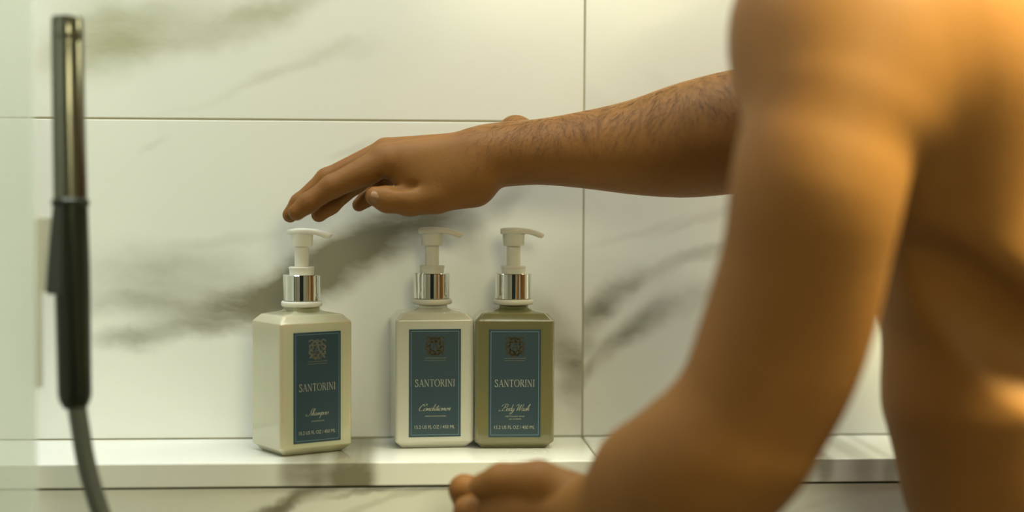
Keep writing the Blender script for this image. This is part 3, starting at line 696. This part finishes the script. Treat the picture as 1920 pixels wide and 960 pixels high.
# left hand, loosely closed
A0 = A
def A(u, v, d): return A0(u, v+10, d)
S.cap(A(1095, 945, 1.225), A(1000, 935, 1.255), (0.024, 0.032), (0.026, 0.036), 0.02)
S.cap(A(1000, 935, 1.255), A(955, 940, 1.265), (0.025, 0.036), (0.020, 0.034), 0.015)
def chain(pts, rs, g, k=0.004):
    for i in range(len(pts)-1): S.cap(pts[i], pts[i+1], rs[i], rs[i+1], k, grp=g)
chain([A(1075, 925, 1.225), A(1010, 892, 1.225), A(940, 890, 1.235), A(905, 902, 1.245)], [0.020, 0.0155, 0.0125, 0.0105], 11)
chain([A(960, 925, 1.275), A(870, 908, 1.285), A(878, 950, 1.29), A(915, 975, 1.285)], [0.0125, 0.0115, 0.0100, 0.0085], 12)
chain([A(960, 950, 1.262), A(878, 948, 1.262), A(884, 992, 1.27), A(925, 1015, 1.27)], [0.0125, 0.0110, 0.0100, 0.0085], 13)
chain([A(970, 975, 1.25), A(893, 985, 1.245), A(900, 1025, 1.255), A(940, 1045, 1.26)], [0.0120, 0.0105, 0.0095, 0.0080], 14)
chain([A(985, 1000, 1.24), A(915, 1015, 1.23), A(922, 1050, 1.24), A(955, 1065, 1.25)], [0.0110, 0.0095, 0.0085, 0.0075], 15)
S.cap(A(1060, 960, 1.235), A(975, 985, 1.245), 0.022, 0.018, 0.02)
A = A0
# right arm
ER = A(1450, 240, 1.385)
S.cap(SR, (SR+ER)/2, (0.052, 0.050), (0.048, 0.047), 0.04)
S.cap((SR+ER)/2, ER, (0.048, 0.047), (0.046, 0.044), 0.02)
arm = [(1450, 240, 1.385, .0500, .0440), (1385, 246, 1.390, .0505, .0440), (1290, 263, 1.397, .0475, .0430), (1200, 276, 1.403, .0396, .0385), (1100, 281, 1.409, .0317, .0340),
       (1010, 285, 1.413, .0265, .0310), (940, 290, 1.414, .0258, .0305), (900, 294, 1.415, .0245, .0320)]
limb(arm, 0.006)
S.ell(A(967, 238, 1.432), [(1, 0, 0), (0, 1, 0), (0, 0, 1)], (0.0125, 0.010, 0.0105), 0.012)      # wrist bone
# right hand: metacarpals
W = lambda du, dv, d: A(905+du, 292+dv, d)
S.cap(W(0, 0, 1.400), A(715, 300, 1.394), (0.020, 0.013), (0.0142, 0.0115), 0.012)
S.cap(W(0, -4, 1.414), A(722, 284, 1.416), (0.019, 0.013), (0.0120, 0.0105), 0.008)
S.cap(W(0, -2, 1.424), A(735, 293, 1.431), (0.018, 0.013), (0.0120, 0.0110), 0.012)
S.cap(W(0, 2, 1.434), A(752, 300, 1.447), (0.017, 0.012), (0.0115, 0.0105), 0.012)
S.cap(A(880, 330, 1.410), A(790, 335, 1.410), (0.022, 0.020), (0.013, 0.016), 0.015)               # palm pad
S.cap(A(885, 340, 1.400), A(815, 363, 1.394), (0.0215, 0.018), (0.0170, 0.014), 0.014)             # thumb ball
S.cap(A(880, 312, 1.397), A(775, 326, 1.394), (0.020, 0.012), (0.0150, 0.0105), 0.02)               # muscle between thumb and forefinger
S.cap(A(788, 336, 1.398), A(756, 337, 1.395), 0.0095, 0.0080, 0.006)                                 # web of the thumb
S.cap(A(865, 345, 1.428), A(790, 350, 1.440), (0.016, 0.014), (0.011, 0.012), 0.014)
# fingers
chain([A(725, 303, 1.394), A(622, 350, 1.388), A(577, 381, 1.386), A(556, 398, 1.385)], [0.0142, 0.0098, 0.0083, 0.0073], 1)
chain([A(722, 286, 1.414), A(612, 335, 1.411), A(562, 380, 1.409), A(544, 403, 1.408)], [0.0118, 0.0088, 0.0078, 0.0068], 2)
chain([A(738, 297, 1.431), A(665, 345, 1.430), A(620, 385, 1.428), A(598, 402, 1.427)], [0.0112, 0.0085, 0.0076, 0.0070], 3)
chain([A(755, 305, 1.447), A(712, 348, 1.449), A(688, 372, 1.448), A(673, 384, 1.447)], [0.0105, 0.0078, 0.0070, 0.0062], 4)
chain([A(815, 366, 1.394), A(768, 376, 1.388), A(726, 374, 1.382), A(703, 368, 1.380)], [0.0165, 0.0130, 0.0110, 0.0084], 5)
# head and neck (above the frame)
face = np.array([-0.72, 0.66, -0.20]); face /= np.linalg.norm(face); side = np.cross(face, Zv); side /= np.linalg.norm(side); hu = np.cross(side, face)
hc = np.array([0.345, -0.300, 0.560])
S.cap(neck, hc-np.array([0, 0, 0.05]), (0.060, 0.057), (0.056, 0.055), 0.03)
S.ell(hc+hu*0.025-face*0.01, [side, face, hu], (0.074, 0.094, 0.088), 0.02)
S.ell(hc+face*0.030-hu*0.045, [side, face, hu], (0.056, 0.062, 0.072), 0.03)
S.ell(hc+face*0.058-hu*0.095, [side, face, hu], (0.028, 0.026, 0.022), 0.025)
S.cap(hc+face*0.090+hu*0.004, hc+face*0.108-hu*0.032, 0.007, 0.011, 0.012)
S.cap(hc+face*0.084-hu*0.062-side*0.016, hc+face*0.084-hu*0.062+side*0.016, 0.0065, 0.0065, 0.006)
for s in (-1, 1):
    S.ell(hc+side*s*0.072-hu*0.012-face*0.005, [side, face, hu], (0.008, 0.018, 0.031), 0.006)
    S.ell(hc+face*0.093+hu*0.006+side*s*0.032, [side, face, hu], (0.015, 0.010, 0.009), 0.012, sub=True)
    S.ell(hc+face*0.079+hu*0.004+side*s*0.031, [side, face, hu], (0.012, 0.012, 0.010), 0.003)
# hips and legs (below the frame)
for s in (-1, 1):
    hj = np.array([0.460, -0.270, -0.28])+Lat*s*0.085; kn = np.array([0.455, -0.280, -0.68])+Lat*s*0.105; an = np.array([0.465, -0.270, -1.03])+Lat*s*0.11
    S.cap(hj, (hj+kn)/2, 0.092, 0.078, 0.03); S.cap((hj+kn)/2, kn, 0.078, 0.056, 0.02)
    S.cap(kn, kn*0.6+an*0.4, 0.054, 0.057, 0.02); S.cap(kn*0.6+an*0.4, an, 0.055, 0.036, 0.02)
    S.cap(an+Bk*0.07+np.array([0, 0, -0.045]), an-Bk*0.045+np.array([0, 0, -0.066]), (0.040, 0.034), (0.020, 0.042), 0.02)
# furrows of the folded flank, laid on the back surface
def on_back(u, v):
    ds = np.arange(1.0, 1.35, 0.002); P = np.array([A(u, v, d) for d in ds]); e = S.eval(P); k = int(np.argmax(e < 0))
    return P[k]
for fold, r_, k_ in ((((1740, 505), (1795, 560), (1860, 610), (1930, 655), (1990, 690)), 0.012, 0.035),):
    pts = [on_back(u, v)+Bk*(r_-0.007) for u, v in fold]
    for a_, b_ in zip(pts[:-1], pts[1:]): S.cap(a_, b_, r_, r_, k_, sub=True)
def on_hand(u, v):
    ds = np.arange(1.35, 1.45, 0.0005); P = np.array([A(u, v, d) for d in ds]); e = S.eval(P); return P[int(np.argmax(e < 0))]
for line, r_ in ((((738, 352), (752, 352), (766, 350), (778, 348)), 0.0022), (((712, 330), (717, 338), (722, 345)), 0.0014)):   # creases by the thumb
    pts = [on_hand(u, v) for u, v in line]
    for a_, b_ in zip(pts[:-1], pts[1:]): S.cap(a_, b_, r_, r_*0.8, 0.004, sub=True)
V, Q = S.mesh(0.0021)
V[:, 2] = np.maximum(V[:, 2], ZF+0.0005)
pc = np.array([0.460, -0.270, ZF])
print('clear', V[:, 1].max(), V[V[:, 2] < 0.002][:, 1].max()); print('body', len(V), 'verts', round(time.time()-T0, 1), 's')
person = empty('person', tuple(pc), 0, label='bare-backed person seen from behind, reaching an open hand over the bottles', category='person')
body = link('body', np_mesh('body', V-pc, Q), M['skin'], person)

# normals of the surface for hair and nails
def grad(P, e=0.0008):
    P = np.atleast_2d(P); g = np.stack([S.eval(P+np.eye(3)[i]*e)-S.eval(P-np.eye(3)[i]*e) for i in range(3)], 1)
    return g/np.linalg.norm(g, axis=1)[:, None]
def arm_hair():
    Ra, Ua, Fa = np.array(R), np.array(U), np.array(F)
    rel = V-np.array(CAM); d = rel@Fa; uu = 960+rel@Ra/d*FPX; vv = 480-rel@Ua/d*FPX
    idx = np.nonzero((uu > 860) & (uu < 1460) & (d > 1.30) & (d < 1.46) & (vv > 120) & (vv < 400))[0]
    idx = RNG.choice(idx, 6500, replace=False)
    n = grad(V[idx]); top = n[:, 2]; face_cam = -(n@Fa)
    dens = np.clip((uu[idx]-850)/120, 0.1, 1)*np.clip((top+0.15)*1.8, 0.03, 1)*(face_cam > 0.28)
    keep = RNG.random(len(idx)) < dens
    idx, n = idx[keep], n[keep]
    VV, FF = [], []
    for i, nn in zip(idx, n):
        p = V[i]; along = -Ra+0.0*Ua
        swirl = math.sin(uu[i]*0.022)*0.5+math.sin(uu[i]*0.05+1)*0.25+RNG.normal(0, 0.35)
        down = -Ua*0.9-Fa*0.35
        dirn = down*(0.85)+along*(0.15+swirl*0.8); dirn = dirn-nn*dirn.dot(nn)
        ln_ = np.linalg.norm(dirn); dirn = dirn/ln_ if ln_ > 1e-3 else along
        bend = np.cross(nn, dirn)*RNG.normal(0, 0.45)
        Lh = RNG.uniform(0.006, 0.015); segs = 4; r = 0.0001; pts = []
        for k in range(segs+1):
            t = k/segs
            pts.append(p+dirn*Lh*t+bend*Lh*t*t+nn*(0.0008*math.sin(math.pi*min(t*0.9, 1))+0.0001))
        b_ = len(VV)
        for k, q in enumerate(pts):
            rr = r*(1-0.75*k/segs); s1 = np.cross(dirn, nn)*rr; s2 = nn*rr
            VV += [q+s1, q-s1*0.5+s2*0.87, q-s1*0.5-s2*0.87]
        for k in range(segs):
            for j in range(3): FF.append((b_+3*k+j, b_+3*k+(j+1) % 3, b_+3*k+3+(j+1) % 3, b_+3*k+3+j))
    return np_mesh('arm_hair', np.array(VV)-pc, np.array(FF))
hair = link('arm_hair', arm_hair(), M['hair'], person, kind='stuff', label='fine dark hair on the forearm')
# scalp hair
H = SDF()
H.ell(hc+hu*0.035-face*0.016, [side, face, hu], (0.081, 0.098, 0.088), 0.02)
H.ell(hc-face*0.045-hu*0.01, [side, face, hu], (0.074, 0.062, 0.075), 0.03)
H.ell(hc+face*0.085-hu*0.035, [side, face, hu], (0.09, 0.075, 0.085), 0.01, sub=True)
v2, q2 = H.mesh(0.004); link('scalp_hair', np_mesh('scalp_hair', v2-pc, q2), M['scalp'], person, label='short dark hair')
# bathing shorts (below the frame)
H = SDF()
H.cap(np.array([0.452, -0.293, -0.165]), np.array([0.460, -0.270, -0.29]), (0.158, 0.112), (0.168, 0.118), 0.03, Lat)
for s in (-1, 1):
    hj = np.array([0.460, -0.270, -0.28])+Lat*s*0.085; kn = np.array([0.455, -0.280, -0.68])+Lat*s*0.105
    H.cap(hj, hj*0.55+kn*0.45, 0.100, 0.096, 0.03)
v2, q2 = H.mesh(0.005); link('shorts', np_mesh('shorts', v2-pc, q2), M['shorts'], person, label='dark cloth shorts')
# nails
def nail(c, d, n, w_, l_):
    c, d, n = map(lambda x: np.array(x, float), (c, d, n)); n = n-d*n.dot(d)/d.dot(d); n /= np.linalg.norm(n); d = d/np.linalg.norm(d); s = np.cross(d, n)
    VV, FF = [], []; a_, b_ = 7, 9
    for i in range(a_):
        for j in range(b_):
            x = (i/(a_-1)*2-1); y = (j/(b_-1)*2-1)
            hx = w_*x*math.sqrt(max(0.0, 1-0.55*abs(y)**4)); pt = c+s*hx+d*l_*y*(1-0.12*x*x)-n*(hx*hx/(1.35*w_))*0.75
            VV.append(pt-pc)
    for i in range(a_-1):
        for j in range(b_-1): FF.append((i*b_+j, (i+1)*b_+j, (i+1)*b_+j+1, i*b_+j+1))
    me = np_mesh('fingernail', np.array(VV), np.array(FF)); o = link('fingernail', me, M['nail'], person)
    so = o.modifiers.new('thickness', 'SOLIDIFY'); so.thickness = 0.0005
def nail_on(p_tip, p_prev, ndir, rad, w_, l_):
    tip, prev = A(*p_tip), A(*p_prev); d = tip-prev; d /= np.linalg.norm(d); n = np.array(ndir, float); n = n-d*n.dot(d); n /= np.linalg.norm(n)
    c = tip+n*(rad-0.0003); g = S.eval(c[None])[0]; c = c-n*(g-0.0001)
    nail(c, d, n, w_, l_)
nail_on((706, 371, 1.379), (724, 375, 1.381), tuple(np.array(-F)*0.75+np.array(R)*-0.25+np.array(U)*0.1), 0.009, 0.0056, 0.0068)
print('done', round(time.time()-T0, 1), 's')
